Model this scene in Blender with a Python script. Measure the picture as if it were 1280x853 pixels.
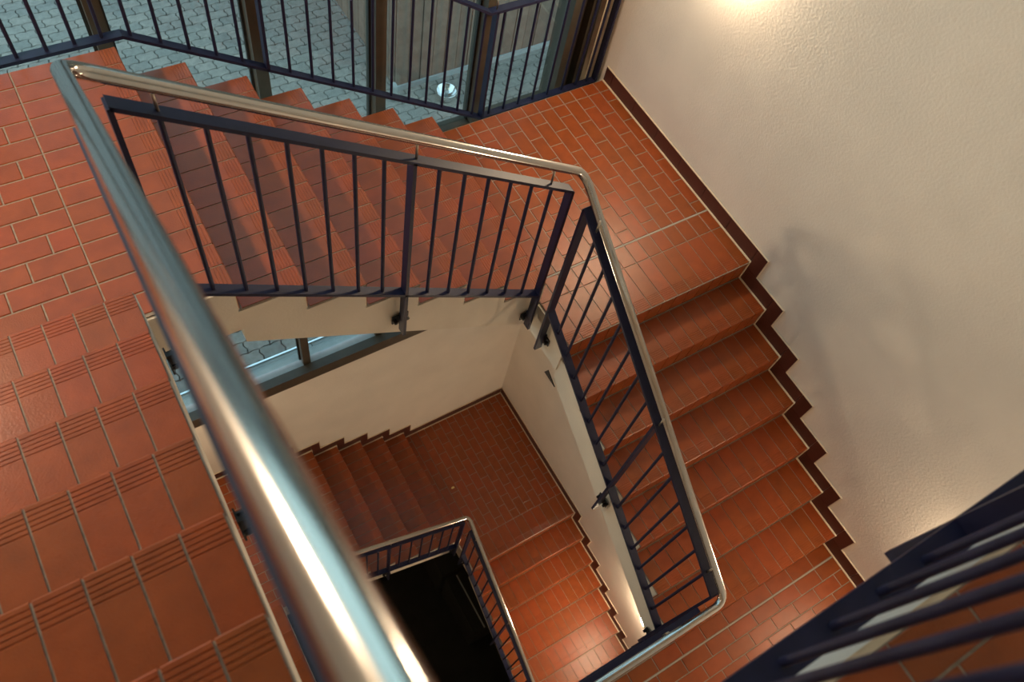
import bpy, math, random
from mathutils import Vector, Matrix
random.seed(7)
for o in list(bpy.data.objects): bpy.data.objects.remove(o)
SC = bpy.context.scene
COL = SC.collection

# ------------------------------------------------------------------ camera, sky, exposure
cam_d = bpy.data.cameras.new('camera'); cam = bpy.data.objects.new('camera', cam_d); COL.objects.link(cam)
SC.camera = cam
RX = Vector((0.8515591, -0.50347554, 0.14614882))
RY = Vector((-0.3811354, -0.78595622, -0.48683532))
RZ = Vector((0.35997625, 0.35886656, -0.86118052))
M = Matrix.Identity(4)
for i in range(3):
    M[i][0] = RX[i]; M[i][1] = -RY[i]; M[i][2] = -RZ[i]
M[0][3], M[1][3], M[2][3] = -3.1873, -1.4134, 3.7788
cam.matrix_world = M
cam_d.sensor_width = 36.0; cam_d.lens = 36.0 * 1014.3 / 1280.0
cam_d.clip_start = 0.02; cam_d.clip_end = 200
cam_d.dof.use_dof = True; cam_d.dof.focus_distance = 4.0; cam_d.dof.aperture_fstop = 3.6

w = bpy.data.worlds.new('sky'); SC.world = w; w.use_nodes = True
nt = w.node_tree; bg = nt.nodes['Background']
tc = nt.nodes.new('ShaderNodeTexCoord'); sep = nt.nodes.new('ShaderNodeSeparateXYZ'); cr = nt.nodes.new('ShaderNodeValToRGB')
nt.links.new(tc.outputs['Generated'], sep.inputs[0]); nt.links.new(sep.outputs[2], cr.inputs[0]); nt.links.new(cr.outputs[0], bg.inputs[0])
cr.color_ramp.elements[0].position = 0.0; cr.color_ramp.elements[0].color = (0.62, 0.86, 0.93, 1)
cr.color_ramp.elements[1].position = 0.8; cr.color_ramp.elements[1].color = (0.45, 0.70, 0.88, 1)
bg.inputs[1].default_value = 2.3

SC.view_settings.view_transform = 'Standard'; SC.view_settings.look = 'None'
SC.view_settings.gamma = 1.0; SC.view_settings.use_curve_mapping = False
SC.view_settings.exposure = 0.0
LAMP = 190.0         # strength of the wall lamps' glass domes
LAMP_COL = (1.0, 0.76, 0.50)

# ------------------------------------------------------------------ measures
H = 0.17; G = 0.262
WX0, WX1 = -3.227, -1.339        # stair well
WY0, WY1 = -1.605, 0.316
XL = -4.57                       # left wall
YB = 1.64                        # far edge of the landings
YW = 1.70                        # far wall, lower part
ST = -4.99                       # one storey down

# ------------------------------------------------------------------ materials
def mat(name, col, rough=0.5, metal=0.0, var=0.0, noise=0.0, nscale=20.0, bump=0.0, bscale=60.0, spec=0.5, col2=None):
    m = bpy.data.materials.new(name); m.use_nodes = True
    t = m.node_tree; b = t.nodes['Principled BSDF']; L = t.links
    b.inputs['Roughness'].default_value = rough; b.inputs['Metallic'].default_value = metal
    b.inputs['Specular IOR Level'].default_value = spec
    b.inputs['Base Color'].default_value = (*col, 1)
    gc = t.nodes.new('ShaderNodeTexCoord')
    if var or noise:
        rgb = t.nodes.new('ShaderNodeHueSaturation'); rgb.inputs['Color'].default_value = (*col, 1)
        oi = t.nodes.new('ShaderNodeObjectInfo')
        mr = t.nodes.new('ShaderNodeMapRange'); mr.inputs[3].default_value = 1 - var; mr.inputs[4].default_value = 1 + var
        L.new(oi.outputs['Random'], mr.inputs[0])
        nz = t.nodes.new('ShaderNodeTexNoise'); nz.inputs['Scale'].default_value = nscale; nz.inputs['Detail'].default_value = 5
        geo = t.nodes.new('ShaderNodeNewGeometry'); L.new(geo.outputs['Position'], nz.inputs['Vector'])
        mr2 = t.nodes.new('ShaderNodeMapRange'); mr2.inputs[1].default_value = .3; mr2.inputs[2].default_value = .7
        mr2.inputs[3].default_value = 1 - noise; mr2.inputs[4].default_value = 1 + noise
        L.new(nz.outputs[0], mr2.inputs[0])
        mu = t.nodes.new('ShaderNodeMath'); mu.operation = 'MULTIPLY'
        L.new(mr.outputs[0], mu.inputs[0]); L.new(mr2.outputs[0], mu.inputs[1]); L.new(mu.outputs[0], rgb.inputs['Value'])
        if col2:
            mx = t.nodes.new('ShaderNodeMix'); mx.data_type = 'RGBA'
            mx.inputs[6].default_value = (*col, 1); mx.inputs[7].default_value = (*col2, 1)
            L.new(oi.outputs['Random'], mx.inputs[0]); L.new(mx.outputs[2], rgb.inputs['Color'])
        L.new(rgb.outputs[0], b.inputs['Base Color'])
    if bump:
        n2 = t.nodes.new('ShaderNodeTexNoise'); n2.inputs['Scale'].default_value = bscale; n2.inputs['Detail'].default_value = 4
        geo2 = t.nodes.new('ShaderNodeNewGeometry'); L.new(geo2.outputs['Position'], n2.inputs['Vector'])
        bp = t.nodes.new('ShaderNodeBump'); bp.inputs['Strength'].default_value = bump; bp.inputs['Distance'].default_value = 0.01
        L.new(n2.outputs[0], bp.inputs['Height']); L.new(bp.outputs[0], b.inputs['Normal'])
    return m
TILE = mat('terracotta', (0.275, 0.064, 0.0125), 0.33, var=.09, noise=.13, nscale=14, bump=.12, bscale=180, col2=(0.265, 0.052, 0.012), spec=.42)
TILED = mat('terracotta_dark', (0.085, 0.022, 0.014), 0.45, var=.1, noise=.1, bump=.1, bscale=150)
GROUT = mat('grout', (0.30, 0.24, 0.19), 0.9, noise=.2, nscale=60)
SEAL = mat('cream_sealant', (0.72, 0.60, 0.44), 0.6)
PLASTER = mat('cream_plaster', (0.78, 0.71, 0.63), 0.85, noise=.04, nscale=3, bump=.28, bscale=75)
FASCIA = mat('cream_paint', (0.74, 0.66, 0.56), 0.75, noise=.05, nscale=4, bump=.15, bscale=90)
WHITE = mat('ceiling_white', (0.75, 0.72, 0.66), 0.9)
NAVY = mat('navy_paint', (0.010, 0.012, 0.040), 0.5, noise=.15, nscale=30, spec=.3)
BLACK = mat('black_metal', (0.008, 0.008, 0.010), 0.5)
STEEL = mat('brushed_steel', (0.52, 0.50, 0.48), 0.14, metal=1.0)
BRASSY = mat('pin_steel', (0.5, 0.45, 0.38), 0.35, metal=1.0)
FRAME = mat('bronze_frame', (0.055, 0.045, 0.032), 0.45, noise=.15, nscale=12)
FRAMET = mat('tan_jamb', (0.55, 0.45, 0.32), 0.6, noise=.1)
RUBBER = mat('black_gasket', (0.01, 0.01, 0.01), 0.6)
PAVER = mat('grey_paver', (0.25, 0.235, 0.215), 0.85, var=.10, noise=.18, nscale=25, bump=.3, bscale=90, col2=(0.29, 0.25, 0.22))
SAND = mat('joint_sand', (0.05, 0.048, 0.043), 0.95)
STONE = mat('brown_block', (0.21, 0.145, 0.11), 0.85, var=.12, noise=.15, nscale=9, bump=.3, bscale=70)
KERB = mat('kerb_concrete', (0.36, 0.38, 0.38), 0.7, noise=.08, nscale=20)
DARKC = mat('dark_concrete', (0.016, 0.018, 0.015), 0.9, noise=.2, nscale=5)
CHROME = mat('chrome', (0.8, 0.8, 0.8), 0.15, metal=1.0)
def glass():
    m = bpy.data.materials.new('window_glass'); m.use_nodes = True; t = m.node_tree
    t.nodes.remove(t.nodes['Principled BSDF']); out = t.nodes['Material Output']
    tr = t.nodes.new('ShaderNodeBsdfTransparent'); tr.inputs[0].default_value = (0.86, 0.92, 0.90, 1)
    gl = t.nodes.new('ShaderNodeBsdfGlossy'); gl.inputs['Roughness'].default_value = 0.01
    fr = t.nodes.new('ShaderNodeFresnel'); fr.inputs[0].default_value = 1.52
    mx = t.nodes.new('ShaderNodeMixShader')
    ge = t.nodes.new('ShaderNodeNewGeometry'); mi = t.nodes.new('ShaderNodeMix'); mi.inputs[2].default_value = 1.52; mi.inputs[3].default_value = 1/1.52
    t.links.new(ge.outputs['Backfacing'], mi.inputs[0]); t.links.new(mi.outputs[0], fr.inputs[0])
    t.links.new(fr.outputs[0], mx.inputs[0]); t.links.new(tr.outputs[0], mx.inputs[1]); t.links.new(gl.outputs[0], mx.inputs[2])
    t.links.new(mx.outputs[0], out.inputs[0]); return m
GLASS = glass()
def lampmat():
    m = bpy.data.materials.new('lit_opal_glass'); m.use_nodes = True; b = m.node_tree.nodes['Principled BSDF']
    b.inputs['Base Color'].default_value = (.9, .85, .75, 1)
    b.inputs['Emission Color'].default_value = (*LAMP_COL, 1); b.inputs['Emission Strength'].default_value = LAMP
    return m
LIT = lampmat()

# ------------------------------------------------------------------ mesh helpers
class MB:
    def __init__(s): s.v = []; s.f = []; s.m = []
    def add(s, vs, fs, mi=0):
        n = len(s.v); s.v += [tuple(v) for v in vs]; s.f += [tuple(i + n for i in f) for f in fs]; s.m += [mi] * len(fs); return s
    def box(s, x0, x1, y0, y1, z0, z1, mi=0):
        if x0 > x1: x0, x1 = x1, x0
        if y0 > y1: y0, y1 = y1, y0
        if z0 > z1: z0, z1 = z1, z0
        return s.add([(x0,y0,z0),(x1,y0,z0),(x1,y1,z0),(x0,y1,z0),(x0,y0,z1),(x1,y0,z1),(x1,y1,z1),(x0,y1,z1)],
              [(0,3,2,1),(4,5,6,7),(0,1,5,4),(1,2,6,5),(2,3,7,6),(3,0,4,7)], mi)
    def prism(s, poly, a, b, f, mi=0):
        """poly: 2-D outline; f(u, v, w) -> xyz; extruded from w=a to w=b"""
        n = len(poly); vs = [f(u, v, a) for u, v in poly] + [f(u, v, b) for u, v in poly]
        fs = [tuple(range(n))[::-1], tuple(range(n, 2*n))] + [(i, (i+1) % n, n + (i+1) % n, n + i) for i in range(n)]
        return s.add(vs, fs, mi)
    def bar(s, p, q, wv, tv, mi=0):
        """flat bar from p to q; wv, tv half-extent vectors"""
        p, q, wv, tv = map(Vector, (p, q, wv, tv))
        vs = [c + a*wv + b*tv for c in (p, q) for a, b in ((-1,-1),(1,-1),(1,1),(-1,1))]
        return s.add(vs, [(0,3,2,1),(4,5,6,7),(0,1,5,4),(1,2,6,5),(2,3,7,6),(3,0,4,7)], mi)
    def tube(s, pts, r, n=10, mi=0, cap=True):
        pts = [Vector(p) for p in pts]; base = len(s.v); up = None
        for i, p in enumerate(pts):
            t = (pts[min(i+1, len(pts)-1)] - pts[max(i-1, 0)]).normalized()
            if up is None:
                up = Vector((0,0,1)) if abs(t.z) < .9 else Vector((1,0,0))
            a = (up - t*up.dot(t)).normalized(); b = t.cross(a); up = a
            s.v += [tuple(p + r*(math.cos(2*math.pi*k/n)*a + math.sin(2*math.pi*k/n)*b)) for k in range(n)]
        for i in range(len(pts)-1):
            for k in range(n):
                s.f.append((base+i*n+k, base+i*n+(k+1)%n, base+(i+1)*n+(k+1)%n, base+(i+1)*n+k)); s.m.append(mi)
        if cap:
            s.f.append(tuple(base+k for k in range(n))[::-1]); s.f.append(tuple(base+(len(pts)-1)*n+k for k in range(n))); s.m += [mi, mi]
        return s
    def mesh(s, name, mats, smooth=False):
        me = bpy.data.meshes.new(name); me.from_pydata(s.v, [], s.f)
        for m_ in (mats if isinstance(mats, (list, tuple)) else [mats]): me.materials.append(m_)
        if any(s.m): me.polygons.foreach_set('material_index', s.m)
        import bmesh
        b = bmesh.new(); b.from_mesh(me); bmesh.ops.recalc_face_normals(b, faces=b.faces); b.to_mesh(me); b.free()
        if smooth:
            me.polygons.foreach_set('use_smooth', [len(p.vertices) == 4 for p in me.polygons])
        me.update(); return me
    def build(s, name, mats, parent=None, smooth=False, **tags):
        return link(name, s.mesh(name, mats, smooth), parent, **tags)
def link(name, me, parent=None, loc=None, rot=None, **tags):
    o = bpy.data.objects.new(name, me); COL.objects.link(o)
    if parent: o.parent = parent
    if loc is not None: o.location = loc
    if rot is not None: o.rotation_euler = rot
    for k, v in tags.items(): o[k] = v
    return o
def thing(name, label, cat, loc=(0,0,0), group=None, rot=None):
    o = bpy.data.objects.new(name, None); COL.objects.link(o); o.location = loc
    if rot: o.rotation_euler = rot
    o['label'] = label; o['category'] = cat
    if group: o['group'] = group
    return o
def structure(name, mb, mats, parent=None):
    return mb.build(name, mats, parent, kind='structure')

# ------------------------------------------------------------------ tiles (shared meshes)
_cache = {}
JT = 0.006
def flat_tile(a, b, m=TILE, t=0.012, key=''):
    """tile a x b, its lower corner at the origin, top at z=0"""
    k = ('flat', round(a, 3), round(b, 3), m.name, t)
    if k not in _cache:
        j = JT/2; c = .0022
        mb = MB(); x0, x1, y0, y1 = j, a-j, j, b-j
        vs = [(x0,y0,-t),(x1,y0,-t),(x1,y1,-t),(x0,y1,-t),(x0,y0,-c),(x1,y0,-c),(x1,y1,-c),(x0,y1,-c),
              (x0+c,y0+c,0),(x1-c,y0+c,0),(x1-c,y1-c,0),(x0+c,y1-c,0)]
        fs = [(8,9,10,11)]
        for i in range(4):
            n_ = (i+1) % 4; fs += [(i, n_, 4+n_, 4+i), (4+i, 4+n_, 8+n_, 8+i)]
        mb.add(vs, fs); _cache[k] = mb.mesh('tile', m)
    return _cache[k]
def nosing_tile(a, b, m=TILE):
    """tread tile: length a along +x (front edge at x=a, overhanging), width b along y; grooves near the front"""
    k = ('nose', round(a, 3), round(b, 3), m.name)
    if k not in _cache:
        t = .014; pr = [(JT/2, -t), (JT/2, 0)]
        for g in range(5):
            c = a - .066 + g*.0125
            pr += [(c-.0026, 0), (c-.0012, -.0016), (c+.0012, -.0016), (c+.0026, 0)]
        pr += [(a-.004, 0), (a, -.004), (a, -.022), (a-.010, -.022), (a-.010, -t)]
        mb = MB(); mb.prism(pr[::-1], JT/2, b-JT/2, lambda u, v, w_: (u, w_, v)); _cache[k] = mb.mesh('tile', m)
    return _cache[k]

class Frame:
    """local s (downhill), t (lateral), z -> world"""
    def __init__(f, o, d, l): f.o, f.d, f.l = Vector(o), Vector(d), Vector(l); f.rot = (0, 0, math.atan2(d[1], d[0])); f.flip = f.d.cross(f.l).z < 0
    def P(f, s, t, z): return f.o + f.d*s + f.l*t + Vector((0, 0, z))

def flight(fr, W, n, g, label, wellside=0, name='stair_flight', group='stair flights round the well', risers=True, ntile=None, thick=.42, ext=.003, tiles=True, m=TILE, hh=H, free=False):
    """fr.o: top nosing at t=0 (well side). tiles run to t=W"""
    root = thing(name, label, 'stairs', tuple(fr.o), group)
    inv = lambda p: p - fr.o
    L3 = lambda s, t, z: inv(fr.P(s, t, z))
    bed = .012
    # concrete body
    slope = hh/g
    poly = [(-.010, -thick + .010*hh/g), (-.010, -bed)]
    for k in range(n-1):
        poly += [((k*g - .010), -(k+1)*hh - bed), ((k+1)*g - .010, -(k+1)*hh - bed)]
    poly += [((n-1)*g - .010, -(n-1)*hh - thick + .010*slope)]
    mb = MB(); mb.prism(poly, -ext, W + (ext if free else 0), lambda u, v, w_: L3(u, w_, v)); mb.build('concrete_body', FASCIA, root)
    N = ntile or round(W/.096); tw = W/N
    for k in range(1, n):
        mb = MB(); mb.prism([((k-1)*g, -k*hh-bed), ((k-1)*g, -k*hh-.0035), (k*g-.004, -k*hh-.0035), (k*g-.004, -k*hh-bed)], 0, W, lambda u, v, w_: L3(u, w_, v))
        tread = mb.build('tread', GROUT, root)
        if tiles:
            me = nosing_tile(g - .004, tw, m)
            for i in range(N):
                t0 = i*tw if not fr.flip else (i+1)*tw
                link('tile', me, tread, loc=L3((k-1)*g + .004, t0, -k*hh), rot=fr.rot)
    for k in range(n):
        mb = MB(); mb.prism([(k*g-.010, -(k+1)*hh), (k*g-.010, -k*hh-.016), (k*g-.0055, -k*hh-.016), (k*g-.0055, -(k+1)*hh)], 0, W, lambda u, v, w_: L3(u, w_, v))
        ri = mb.build('riser', SEAL, root)
        if tiles and risers:
            key = ('riser', round(tw, 4), m.name, hh)
            if key not in _cache:
                b_ = MB(); b_.box(-.007, -.0005, JT/2, tw-JT/2, -hh+.004, -.026); _cache[key] = b_.mesh('tile', m)
            for i in range(N):
                t0 = i*tw if not fr.flip else (i+1)*tw
                link('tile', _cache[key], ri, loc=L3(k*g-.001, t0, -k*hh), rot=fr.rot)
    return root

def tile_field(parent, x0, x1, y0, y1, z, along, off=0.0, rowoff=0, w_=.0945, l_=.188, m=TILE, start='hi', joined=False, stag=True):
    """running-bond tiles filling a rectangle; 'along' is the axis of the long side"""
    n = 0; out = MB()
    A0, A1, B0, B1 = (x0, x1, y0, y1) if along == 'x' else (y0, y1, x0, x1)
    rows = max(1, round((B1-B0)/w_)); rw = (B1-B0)/rows
    for r in range(rows):
        b0 = B0 + r*rw if start == 'lo' else B1 - (r+1)*rw
        a = A1 - ((r + rowoff) % 2)*l_/2*stag - off
        cuts = [A1]
        if a < A1 - .01: cuts.append(a)
        while cuts[-1] - l_ > A0 + .02: cuts.append(cuts[-1] - l_)
        cuts.append(A0)
        for c1, c0 in zip(cuts, cuts[1:]):
            if along == 'x': xx, yy, a_, b_ = c0, b0, c1-c0, rw
            else: xx, yy, a_, b_ = b0, c0, rw, c1-c0
            if joined: out.box(xx+JT/2, xx+a_-JT/2, yy+JT/2, yy+b_-JT/2, z-.012, z)
            else:
                link('tile', flat_tile(a_, b_, m), parent, loc=(xx, yy, z))
            n += 1
    if joined: out.build('floor_tiling', m, parent, kind='stuff')
    return n

# ------------------------------------------------------------------ setting: walls, ceiling, floor
ZT, ZB = 6.4, -8.0
structure('wall_right', MB().box(.0025, .25, -3.2, 1.95, ZB, ZT), PLASTER)
structure('wall_left', MB().box(XL-.2, XL-.0025, -3.2, 1.95, ZB, ZT), PLASTER)
structure('wall_front', MB().box(XL, 0, -3.2, -2.9525, ZB, ZT), PLASTER)
structure('wall_back', MB().box(XL, 0, YW+.0025, 1.93, ZB, -2.63), PLASTER)
structure('ceiling', MB().box(XL-.2, .25, -3.2, 1.95, ZT, ZT+.2), WHITE)
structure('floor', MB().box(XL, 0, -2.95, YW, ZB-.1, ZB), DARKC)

# window front: sill band, mullions, transom, panes
win = bpy.data.objects.new('window_1', None); COL.objects.link(win); win['kind'] = 'structure'
mb = MB(); mb.box(XL, 0, YW-.004, 1.775, -2.63, -2.49); mb.build('sill', FRAME, win); MB().box(XL, 0, 1.775, 1.93, -2.63, -2.52).build('outer_sill', KERB, win)
MX = [-4.27, -3.60, -2.93, -2.262, -1.60, -.905]
for x in MX:
    mb = MB(); mb.box(x-.032, x+.032, 1.775, 1.90, -2.49, ZT); mb.build('mullion', FRAME, win)
    mb = MB(); mb.box(x-.046, x-.032, 1.835, 1.855, -2.49, ZT); mb.box(x+.032, x+.046, 1.835, 1.855, -2.49, ZT); mb.build('gasket', RUBBER, win)
for x0, x1, y0 in ((-.30, -.225, 1.775), (-.225, -.13, 1.86), (-.13, -.085, 1.80), (-.085, 0, 1.87)):
    MB().box(x0, x1, y0, 1.93, -2.49, ZT).build('side_panel', FRAME, win)
MB().box(-.075, -.02, 1.75, 1.79, -2.49, ZT).build('jamb', FRAMET, win)
for z in (-.22, 3.6):
    for a, b in zip([XL] + MX, MX + [-.30]):
        MB().box(a+.032, b-.032 if b > -.31 and False else b-.032, 1.80, 1.88, z-.03, z+.03).build('transom', FRAME, win)
for a, b in zip([XL] + MX, MX + [-.27]):
    for z0, z1 in ((-2.49, -.25), (-.19, 3.57), (3.63, ZT)):
        MB().box(a+.04, b-.04, 1.840, 1.850, z0, z1).build('pane', GLASS, win)

# ------------------------------------------------------------------ outside
GZ = -2.62
pv = bpy.data.objects.new('pavement', None); COL.objects.link(pv); pv['kind'] = 'structure'
MB().box(-12, 8, 2.0, 26, GZ-.12, GZ-.012).build('joint_sand', SAND, pv)
def paver_mesh(a=.196, b=.118):
    z1 = .014; P = []
    def wav(t): return z1*(1 if .25 < t < .75 else -1)*0.5
    bot = [(0, 0), (a*.25, 0.007), (a*.5, -0.007), (a*.75, .007), (a, 0)]
    top = [(x, y + b) for x, y in bot][::-1]
    rgt = [(a + .010, b*.3), (a - .010, b*.7)]; lft = [(x - a, y) for x, y in rgt][::-1]
    out = bot + rgt + top + lft
    cx, cy = a/2, b/2
    sh = lambda p, k: (cx + (p[0]-cx)*k, cy + (p[1]-cy)*k)
    n = len(out); mb = MB()
    vs = [(*sh(p, .955), -.05) for p in out] + [(*sh(p, .955), -.005) for p in out] + [(*sh(p, .915), 0) for p in out]
    fs = [tuple(range(2*n, 3*n))]
    for r in (0, n):
        fs += [(r+i, r+(i+1) % n, r+n+(i+1) % n, r+n+i) for i in range(n)]
    mb.add(vs, fs); return mb
pm = paver_mesh(); pme = pm.mesh('paving_stone', PAVER)
cand = []
for r in range(120):
    y = 2.04 + r*.118
    for c in range(-50, 38):
        x = c*.196 + (.098 if r % 2 else 0)
        cand.append((x, y))
def vis(x, y):
    v = Vector((x, y, GZ)) - Vector((-3.187, -1.413, 3.779)); z = v.dot(RZ)
    if z < .1: return None
    u, q = 640 + 1014*v.dot(RX)/z, 426 + 1014*v.dot(RY)/z
    return z, u, q
near = []; far = []
for x, y in cand:
    z, u, q = vis(x, y)
    if y < 2.3 and -3.2 < x < -1.2: near.append((x, y))
    elif -10 < u < 720 and -10 < q < 150 and (x < -.06 or y < 4.42): near.append((x, y))
    else: far.append((x, y))
near.sort(key=lambda p: vis(*p)[0])
far += near[300:]; near = near[:300]
for x, y in near: link('paving_stone', pme, pv, loc=(x, y, GZ + random.uniform(-.002, .002)))
mb = MB()
for x, y in far:
    if -9.5 < x < 3.5 and (x < -.06 or y < 4.42):
        mb.add([(a+x, b+y, c+GZ) for a, b, c in pm.v], pm.f)
mb.build('paving_stones', PAVER, pv, kind='stuff')
kb = bpy.data.objects.new('trim_1', None); COL.objects.link(kb); kb['kind'] = 'structure'
x = -6.0
while x < .3:
    MB().box(x+.003, x+.767, 1.932, 1.962, GZ-.08, -2.52).build('kerb_stone', KERB, kb); x += .77
MB().box(-6, .3, 1.963, 1.978, GZ-.05, -2.505).build('drain_edge', CHROME, kb, label='bright metal edge strip')
# neighbouring building: boarded wall facing the windows
ex = bpy.data.objects.new('wall_exterior', None); COL.objects.link(ex); ex['kind'] = 'structure'
MB().box(-.06, 4.6, 4.505, 9.0, GZ-.1, 4.4).build('backing', SAND, ex)
bm_ = MB().box(.004, .141, 0, .022, 0, 7.0).mesh('board', STONE)
for i in range(32): link('board', bm_, ex, loc=(-.08 + .145*i, 4.482 + (i % 2)*.006, GZ+.02))
bm2 = MB().box(0, .022, .004, .141, 0, 7.0).mesh('board', STONE)
for i in range(31): link('board', bm2, ex, loc=(-.082, 4.51 + .145*i, GZ+.02))
MB().box(-.10, 4.6, 4.462, 4.482, GZ-.02, GZ+.06).build('plinth_strip', KERB, ex)
def lathe(prof, n=28):
    mb = MB(); k = len(prof)
    for i in range(n):
        a = 2*math.pi*i/n; mb.v += [(r*math.cos(a), r*math.sin(a), z) for r, z in prof]
    for i in range(n):
        for q in range(k-1):
            mb.f.append((i*k+q, i*k+q+1, ((i+1) % n)*k+q+1, ((i+1) % n)*k+q)); mb.m.append(0)
    return mb
bl = thing('ashtray_bowl', 'round shiny metal bowl standing on the pavement beyond the windows', 'bowl', (.37, 4.17, GZ))
lathe([(.0, 0), (.07, 0), (.095, .05), (.115, .12), (.112, .128), (.104, .12), (.08, .05), (.0, .035)]).build('bowl', CHROME, bl, smooth=True)
lathe([(.0, .036), (.02, .036), (.02, .09), (.028, .10), (.0, .11)]).build('knob', KERB, bl, smooth=True)
bo = lathe([(0, 0), (.035, 0), (.035, .2), (.02, .235), (0, .24)]).build('downpipe_cover', KERB, smooth=True, label='small pale round stub by the corner of the boarded building', category='pipe')
bo.location = (-.16, 4.36, GZ)
def dome(R, d, n=20, rings=6, sgn=-1):
    mb = MB(); mb.v.append((sgn*d, 0, 0))
    for k in range(1, rings+1):
        a = math.pi/2*k/rings
        for i in range(n):
            b = 2*math.pi*i/n; mb.v.append((sgn*d*math.cos(a), R*math.sin(a)*math.cos(b), R*math.sin(a)*math.sin(b)))
    for i in range(n): mb.f.append((0, 1+i, 1+(i+1) % n)); mb.m.append(0)
    for k in range(rings-1):
        for i in range(n):
            mb.f.append((1+k*n+i, 1+k*n+(i+1) % n, 1+(k+1)*n+(i+1) % n, 1+(k+1)*n+i)); mb.m.append(0)
    return mb

# ------------------------------------------------------------------ baseboards
def stepped_base(root, P, n, g, length_top, length_bot, bh=.112, fwd=.092, th=.010, hh=H):
    """P(s, z, w): point on the wall, s downhill, w out of the wall. top nosing at s=0,z=0"""
    def piece(s0, s1, z0, z1):
        mb = MB(); mb.prism([(s0+.0015, z0+.0015), (s1-.0015, z0+.0015), (s1-.0015, z1-.0015), (s0+.0015, z1-.0015)], 0, th, lambda u, v, w_: P(u, v, w_))
        mb.build('base_tile', TILED, root)
    def seal(s0, s1, z0, z1):
        mb = MB(); mb.prism([(s0, z0), (s1, z0), (s1, z1), (s0, z1)], 0, th+.011, lambda u, v, w_: P(u, v, w_)); mb.build('sealant', SEAL, root)
    def edge(s0, s1, z0, z1):
        mb = MB(); mb.prism([(s0, z0), (s1, z0), (s1, z1), (s0, z1)], 0, th-.001, lambda u, v, w_: P(u, v, w_)); mb.build('top_joint', SEAL, root)
    s = 0
    while s > -length_top + .01:
        a = max(s - .26, -length_top); piece(a, s, 0, bh); s = a
    seal(-length_top, .002, -.001, .005); edge(-length_top, fwd, bh, bh+.004)
    for k in range(n):
        piece(k*g, k*g+fwd, -(k+1)*hh+bh, -k*hh+bh)
        seal(k*g, k*g+.006, -(k+1)*hh, -k*hh+.005)
        edge(k*g+fwd, k*g+fwd+.004, -(k+1)*hh+bh, -k*hh+bh+.004)
        if k < n-1:
            piece(k*g, (k+1)*g, -(k+1)*hh, -(k+1)*hh+bh)
            seal(k*g, (k+1)*g, -(k+1)*hh-.001, -(k+1)*hh+.005); edge(k*g+fwd, (k+1)*g+fwd, -(k+1)*hh+bh, -(k+1)*hh+bh+.004)
    s = (n-1)*g; e = s + length_bot
    while s < e - .01:
        b = min(s + .26, e); piece(s, b, -n*hh, -n*hh+bh); s = b
    seal((n-1)*g, e, -n*hh-.001, -n*hh+.005); edge((n-1)*g+fwd, e, -n*hh+bh, -n*hh+bh+.004)
br = bpy.data.objects.new('baseboard_right', None); COL.objects.link(br); br['kind'] = 'structure'
for z in (0, ST):
    stepped_base(br, lambda s, v, w_, z=z: (-w_, -s, v + z), 7, G, YB if z == 0 else YW-.012, 1.3)
bb = bpy.data.objects.new('baseboard_back', None); COL.objects.link(bb); bb['kind'] = 'structure'
stepped_base(bb, lambda s, v, w_: (-2.908 + s, YW - w_, v + 1.19 + ST), 7, G*1.0065, 1.65, 1.31)

# ------------------------------------------------------------------ flights and landings
G1 = .2637; G0 = .2724
F2 = Frame((WX1, 0, 0), (0, -1, 0), (1, 0, 0))
flight(F2, -WX1, 7, G, 'terracotta tiled stair flight along the bare cream wall, right of the well', ntile=14)
F1 = Frame((-2.908, WY1, 1.19), (1, 0, 0), (0, 1, 0))
flight(F1, YB - WY1, 7, G1, 'terracotta tiled stair flight descending along the tall windows at the top', ntile=13, free=True)
F0 = Frame((WX0, WY1 - 6*G0, 2.38), (0, 1, 0), (-1, 0, 0))
flight(F0, WX0 - XL, 7, G0, 'nearest terracotta stair flight, lower left, with wide grey joints', ntile=14)
F2b = Frame((WX1, 0, ST), (0, -1, 0), (1, 0, 0))
flight(F2b, -WX1, 7, G, 'deep lower tiled flight with glossy lamp-lit steps against the right wall', ntile=12, m=TILE)
F1b = Frame((-2.908, WY1, 1.19+ST), (1, 0, 0), (0, 1, 0))
flight(F1b, YW - WY1, 7, G1, 'dim lower flight of narrow shadowed steps below the window sill', ntile=14)
F0b = Frame((WX0, WY1 - 6*G0, 2.38+ST), (0, 1, 0), (-1, 0, 0))
flight(F0b, WX0 - XL, 7, G0, 'lower tiled flight directly beneath the nearest flight, seen as a thin strip', ntile=14, tiles=True, risers=False)

def slab(root, x0, x1, y0, y1, z, th=.30, ext=0.0):
    MB().box(x0, x1, y0, y1, z-th, z-.012).build('slab', FASCIA, root)
def bedding(root, x0, x1, y0, y1, z):
    MB().box(x0, x1, y0, y1, z-.012, z-.0035).build('grout_bed', GROUT, root)
def nose_row(root, fr, W, N, a):
    """row of grooved tiles whose front edge is the top nosing of frame fr"""
    tw = W/N; me = nosing_tile(a, tw)
    for i in range(N):
        t0 = i*tw if not fr.flip else (i+1)*tw
        link('tile', me, root, loc=fr.P(-a, t0, 0), rot=fr.rot)
GL = 'tiled landings of the staircase'
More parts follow.
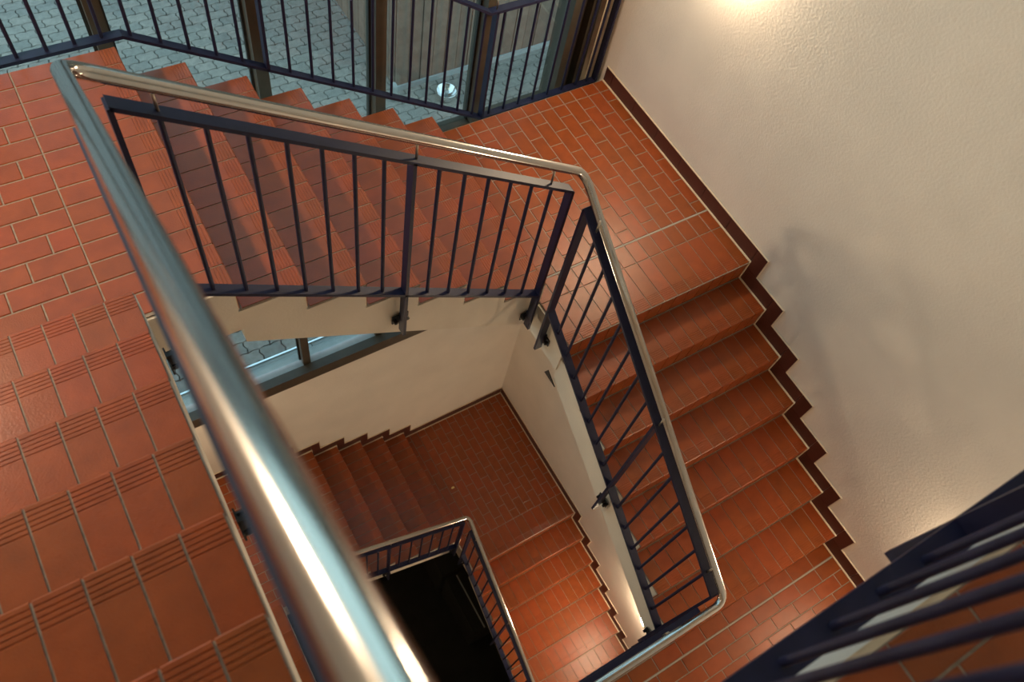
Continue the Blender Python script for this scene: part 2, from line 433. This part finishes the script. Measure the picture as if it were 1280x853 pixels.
# landing between the window flight and the wall flight
L = thing('stair_landing', 'orange tiled corner landing below the windows at top right', 'landing', group=GL)
for o in (): pass
slab(L, -1.336, 0, .304, YB, 0); MB().box(WX1-.012, 0, .010, .304, -.30, -.012).build('slab', FASCIA, L)
bedding(L, WX1, -.004, -.004, YB, 0)
nose_row(L, F2, -WX1, 14, .29)
tile_field(L, WX1, 0, .29, .428, 0, 'y', w_=.0956, l_=.2, stag=False)
MB().box(WX1, -.01, .428, .436, -.012, -.001).build('expansion_joint', mat('grey_joint', (.42, .38, .33), .7), L)
tile_field(L, WX1, 0, .436, 1.548, 0, 'y', off=.0, rowoff=1, w_=.0956, l_=.187)
tile_field(L, WX1, 0, 1.548, YB, 0, 'y', w_=.0956, l_=.2, stag=False)
# upper left landing
L = thing('stair_landing', 'wide tiled landing at upper left, above the window flight', 'landing', group=GL)
slab(L, XL, -2.918, .306, YB, 1.19)
bedding(L, XL, -2.912, WY1, YB, 1.19)
nose_row(L, F1, YB-WY1, 13, .227)
tile_field(L, -3.325, -2.908-.227, WY1+.01, YB, 1.19, 'x', w_=.0945, l_=.3, stag=False)
tile_field(L, XL, -3.325, WY1+.01, YB, 1.19, 'x', rowoff=0, w_=.0938, l_=.188)
# storey landing right below the wall flight
L = thing('stair_landing', 'tiled landing at the foot of the wall flight, behind the lower right railing', 'landing', group=GL)
slab(L, WX0, 0, -2.95, -6*G+.010, -1.19)
bedding(L, WX0, -.004, -2.95, -6*G+.004, -1.19)
tile_field(L, WX0, 0, -1.668, -1.576, -1.19, 'x', w_=.09, l_=.182)
MB().box(WX0, -.01, -1.676, -1.669, -1.2, -1.1905).build('expansion_joint', bpy.data.materials['grey_joint'], L)
tile_field(L, WX0, 0, -2.38, -1.676, -1.19, 'x', rowoff=0, w_=.0885, l_=.186)
tile_field(L, WX0, 0, -2.95, -2.38, -1.19, 'x', w_=.0885, l_=.186, joined=True)
# top landing
L = thing('stair_landing', 'topmost tiled landing behind the close railing in the bottom right corner', 'landing', group=GL)
slab(L, XL, 0, -2.95, WY0, 2.38); MB().box(XL, WX0+.012, WY0, WY1-6*G0-.010, 2.08, 2.368).build('slab', FASCIA, L)
MB().box(WX0+.012, 0, WY0-.030, WY0, 2.368, 2.378).build('skylit_edge', mat('skylit_edge_tint', (.80,.83,.84), .6), L); MB().box(WX0, 0, WY0-.046, WY0-.030, 2.368, 2.376).build('sealant', SEAL, L)  # window light on the cream slab edge is put into its cool pale colour
bedding(L, XL, 0, -2.95, WY0-.046, 2.38); bedding(L, XL, WX0, WY0-.046, WY1-6*G0, 2.38)
nose_row(L, F0, WX0-XL, 14, .25)
tile_field(L, XL, WX0, WY0-.04, WY1-6*G0-.25, 2.38, 'x')
tile_field(L, XL, 0, -2.30, WY0-.046, 2.38, 'x', off=.03, w_=.0935, l_=.190)
tile_field(L, XL, 0, -2.95, -2.30, 2.38, 'x', joined=True)
# deep landing below
L = thing('stair_landing', 'dark red landing deep below, in the corner of the two cream walls', 'landing', group=GL)
slab(L, -1.336, 0, .304, YW, ST); MB().box(WX1-.012, 0, .010, .304, ST-.30, ST-.012).build('slab', FASCIA, L); bedding(L, WX1, -.004, -.004, YW, ST)
nose_row(L, F2b, -WX1, 12, .27)
tile_field(L, WX1, 0, .27, YW, ST, 'y', w_=.0956, l_=.19)
L = thing('stair_landing', 'lower landing seen as a sliver left of the near handrail', 'landing', group=GL)
slab(L, XL, -2.918, .306, YW, 1.19+ST); bedding(L, XL, -2.912, WY1, YW, 1.19+ST)
nose_row(L, F1b, YW-WY1, 14, .24)
tile_field(L, XL, -3.148, WY1, YW, 1.19+ST, 'x', w_=.0945, l_=.19)
L = thing('stair_landing', 'landing at the foot of the deep lamp-lit flight, under the lower railing', 'landing', group=GL)
slab(L, WX0, 0, -2.95, WY0+.012, ST-1.19); MB().box(WX1-.012, 0, WY0+.012, -6*G+.010, ST-1.49, ST-1.202).build('slab', FASCIA, L)
bedding(L, WX0, 0, -2.95, WY0, ST-1.19); bedding(L, WX1, 0, WY0, -6*G+.004, ST-1.19)
tile_field(L, WX0, 0, -2.95, -6*G-.01, ST-1.19, 'x', joined=True)
sc = MB().box(-.018, .018, -.009, .009, 0, .003).add([(-.018,-.009,.003),(.018,-.009,.003),(.010,.012,.014),(-.012,.010,.011)], [(0,1,2,3)]).build('paper_scrap', mat('yellow_paper', (.8,.62,.25), .7), label='tiny yellow scrap of paper lying on the dark lower landing', category='litter')
sc.location = (-1.096, .90, ST+.001)
# dark blocks at the bottom of the well
pb = thing('concrete_plinth', 'dark concrete block at the very bottom of the stair well', 'plinth')
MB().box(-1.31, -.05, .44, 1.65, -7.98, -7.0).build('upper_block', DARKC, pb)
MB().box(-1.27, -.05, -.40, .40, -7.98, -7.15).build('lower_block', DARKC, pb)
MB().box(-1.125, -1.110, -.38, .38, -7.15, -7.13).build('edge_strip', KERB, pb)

# ------------------------------------------------------------------ railings
def railing(label, P, top, bot, posts, bals, gap, pins=(), cat='railing', group='navy bar railings round the well', hr=None, endext=(), wd=.023):
    """P(a, n, z) -> world: a along, n normal offset (positive towards the stair), z. top/bot: ((a0,z0),(a1,z1));
    posts: list of (a, z_bottom or None); gap: distance to the fascia"""
    root = thing('stair_railing', label, cat, P(top[0][0], 0, bot[0][1]), group)
    o = Vector(root.location); Q = lambda a, n, z: Vector(P(a, n, z)) - o
    nv = Vector(P(0, 1, 0)) - Vector(P(0, 0, 0)); av = Vector(P(1, 0, 0)) - Vector(P(0, 0, 0)); zv = Vector((0, 0, 1))
    def zat(l, a):
        for (a0, z0), (a1, z1) in zip(l, l[1:]):
            if min(a0, a1)-1e-6 <= a <= max(a0, a1)+1e-6: return z0 + (z1-z0)*(a-a0)/(a1-a0)
        return l[0][1] if abs(a-l[0][0]) < abs(a-l[-1][0]) else l[-1][1]
    t = .0075
    for nm, l in (('top_bar', top), ('bottom_bar', bot)):
        for (p0, p1) in zip(l, l[1:]):
            MB().bar(Q(p0[0], 0, p0[1]), Q(p1[0], 0, p1[1]), nv*wd, zv*t*1.15).build(nm, NAVY, root)
    for a, zb in posts:
        zt = zat(top, a); z0 = zat(bot, a) if zb is None else zb
        mb = MB(); mb.bar(Q(a, 0, z0), Q(a, 0, zt), nv*wd, av*t)
        po = mb.build('post', NAVY, root)
        if zb is not None and gap:
            mb = MB(); s = 1 if gap > 0 else -1; g_ = abs(gap)
            zc = z0 + .085
            c0 = Q(a, s*.005, zc); c1 = Q(a, s*(g_-.002), zc)
            mb.bar(c0, c1, av*.007, zv*.045)
            mb.bar(Q(a, s*(g_-.008), zc), c1, av*.042, zv*.03)
            mb.build('mounting_bracket', BLACK, po)
            for q in (-.030, .030):
                b_ = MB(); b_.tube([Q(a+q, s*(g_-.028), zc), Q(a+q, s*(g_-.006), zc)], .0095, 6); b_.build('bolt', BLACK, po)
    for a in bals:
        MB().tube([Q(a, 0, zat(bot, a)), Q(a, 0, zat(top, a))], .0082, 8, cap=False).build('baluster', NAVY, root, smooth=True)
    for a, zh in pins:
        MB().tube([Q(a, 0, zat(top, a)), Q(a, 0, zh)], .005, 8).build('handrail_pin', BRASSY, root, smooth=True)
    return root
def seq(a0, a1, n): return [a0 + (a1-a0)*(i+1)/(n+1) for i in range(n)]
def inner(dz, names, full=True):
    # window flight rail, plane y=.27
    railing(names[0], lambda a, n, z: (a, .27+n, z+dz), ((-3.095, 2.195), (-1.42, 1.058)), ((-3.095, 1.345), (-1.42, .195)),
            [(-3.095, 1.02), (-2.225, .40), (-1.42, -.15)], seq(-3.095, -2.225, 7) + seq(-2.225, -1.42, 6), .046-.012,
            [(-2.985, 2.215), (-2.21, 1.70), (-1.545, 1.262)])
    # wall flight rail, plane x=-1.39
    railing(names[1], lambda a, n, z: (-1.39+n, a, z+dz), ((.165, 1.028), (-1.465, -.102)), ((.165, .158), (-1.465, -.998)),
            [(.165, -.256), (-.70, -.83), (-1.465, -1.37)], seq(.165, -.70, 7) + seq(-.70, -1.465, 6), .051-.012,
            [(.07, 1.05), (-.71, .50), (-1.36, .05)])
    # flight rail on the left, plane x=-3.195
    railing(names[2], lambda a, n, z: (-3.167-n, a, z+dz), ((.165, 2.24), (-1.42, 3.27)), ((.165, 1.40), (-1.42, 2.46)),
            [(.165, 1.02), (-.62, 1.38), (-1.42, 2.10)], seq(.165, -.62, 6) + seq(-.62, -1.42, 6), .065-.012,
            [(.05, 2.40), (-.62, 2.82), (-1.3, 3.25)])
    hp = []
    def corner(p, a, b, r=.07, n=6):
        p, a, b = Vector(p), Vector(a), Vector(b); u = (a-p).normalized(); v = (b-p).normalized()
        return [tuple(p + u*r*(1-t)**2 + v*r*t**2) for t in [i/n for i in range(n+1)]]
    pts = [(-.05, -1.535, 3.50), (-3.164, -1.535, 3.50), (-3.164, -1.50, 3.45), (-3.164, .27, 2.335), (-1.37, .27, 1.145), (-1.37, -1.515, -.075), (-3.10, -1.515, -.075)]
    if dz: pts = pts[2:]
    path = [pts[0]]
    for i in range(1, len(pts)-1):
        if abs((Vector(pts[i])-Vector(pts[i+1])).length) < .1 or abs((Vector(pts[i])-Vector(pts[i-1])).length) < .1: path.append(pts[i]); continue
        path += corner(pts[i], pts[i-1], pts[i+1])
    path.append(pts[-1])
    mb = MB(); mb.tube([(x, y, z+dz) for x, y, z in path], .0205, 24)
    o = mb.build('handrail', STEEL, smooth=True); o['category'] = 'handrail'
    return o
h = inner(0, ['navy bar railing of the window flight, in the upper middle of the photo', 'navy bar railing right of centre, along the flight by the bare wall',
          'navy railing hidden below the large blurred handrail on the left'])
h['label'] = 'large brushed steel tube handrail bending round the upper stair well'
h = inner(ST, ['small dark railing at the bottom of the well, beside the shadowed steps', 'small dark railing deep below, beside the lamp-lit steps',
          'lower railing straight beneath the near handrail'])
h['label'] = 'thin steel handrail far below, with a corner near the dark landing'
# storey railing at the foot of the wall flight
railing('navy railing at the lower edge, next to the corner bend of the handrail', lambda a, n, z: (a, -1.493-n, z), ((-1.47, -.185), (-3.10, -.185)), ((-1.47, -1.08), (-3.10, -1.08)),
        [(-1.47, -1.35), (-2.28, -1.35), (-3.10, -1.35)], seq(-1.47, -2.28, 6)+seq(-2.28, -3.10, 6), .064, [(-1.7, -.09), (-2.9, -.09)])
# close railing of the top landing
railing('very close blurred navy railing in the bottom right corner of the photo', lambda a, n, z: (a, -1.570-n, z), ((-.06, 3.38), (-3.12, 3.38)), ((-.06, 2.46), (-3.12, 2.46)),
        [(-.06, 2.23), (-1.09, 2.23), (-2.087, 2.23), (-3.12, 2.23)], seq(-.06, -1.09, 8)+seq(-1.09, -2.087, 8)+seq(-2.087, -3.12, 8), .035, [(-.3, 3.49), (-2.087, 3.49), (-2.9, 3.49)], wd=.026)
# window-side railing
railing('navy railing in front of the tall windows, along the top of the photo', lambda a, n, z: (a, 1.70+n, z),
        ((-4.5, 2.02), (-2.90, 2.02), (-.975, .772), (-.035, .772)), ((-4.5, 1.19), (-2.862, 1.19), (-.935, -.045), (-.035, -.045)),
        [(-4.5, None), (-3.39, None), (-2.257, None), (-.93, None), (-.035, None)],
        [-4.39+.111*i for i in range(9)] + [-3.275, -3.16, -3.05, -2.94] + [-2.827+.1135*i for i in range(5)] + [-2.144+.1145*i for i in range(11)] + [-.87, -.76, -.648, -.536, -.42, -.305, -.19, -.10],
        0, [(-4.2, 2.12), (-3.1, 2.12), (-2.257, 1.70), (-.93, .87), (-.3, .87)], group='window railing')
mb = MB(); mb.tube([(-4.55, 1.70, 2.13), (-2.93, 1.70, 2.13), (-2.86, 1.70, 2.10), (-1.03, 1.70, .915), (-.96, 1.70, .885), (-.035, 1.70, .885)], .0205, 20)
o = mb.build('handrail', STEEL, smooth=True, category='handrail', label='steel handrail above the railing by the windows, mostly out of frame')
# shadow of a railing bracket, put in as a small black wedge
wg = thing('shadow_wedge', 'small black wedge put in as a shadow on the cream side of the wall flight', 'shadow', (WX1-.012, .03, -.43))
mb = MB(); mb.prism([(.048, -.008), (.028, .048), (-.066, -.008)], -.006, .0, lambda u, v, w_: (w_, u, v)); mb.build('shadow_plate', BLACK, wg)

# ------------------------------------------------------------------ wall lamps
def wall_lamp(loc, side, label, pw=1.0):
    t = thing('wall_lamp', label, 'lamp', loc, group='round opal wall lamps')
    s = -1 if side == 'right' else 1
    b = MB(); b.tube([(0, 0, 0), (s*.02, 0, 0)], .15, 24); b.build('back_plate', FRAME, t)
    d = dome(.13, .09, sgn=s); d.v = [(x+s*.02, y, z) for x, y, z in d.v]
    m_ = LIT
    if pw != 1.0:
        m_ = LIT.copy(); m_.node_tree.nodes['Principled BSDF'].inputs['Emission Strength'].default_value = LAMP*pw
    d.build('opal_dome', m_, t, smooth=True)
wall_lamp((0, 1.05, 1.45), 'right', 'lit round wall lamp on the bare wall above the corner landing', .85)
wall_lamp((XL, 1.04, 2.91), 'left', 'lit round wall lamp on the left wall above the upper left landing', 1.9)
wall_lamp((0, -2.15, -.20), 'right', 'lit round wall lamp above the landing at the foot of the wall flight', .42)
wall_lamp((0, -1.40, -4.72), 'right', 'lit round wall lamp above the deep lower flight', 1.0)
wall_lamp((XL, 1.04, -2.08), 'left', 'dim round wall lamp on the left wall of the lower storey', .65)
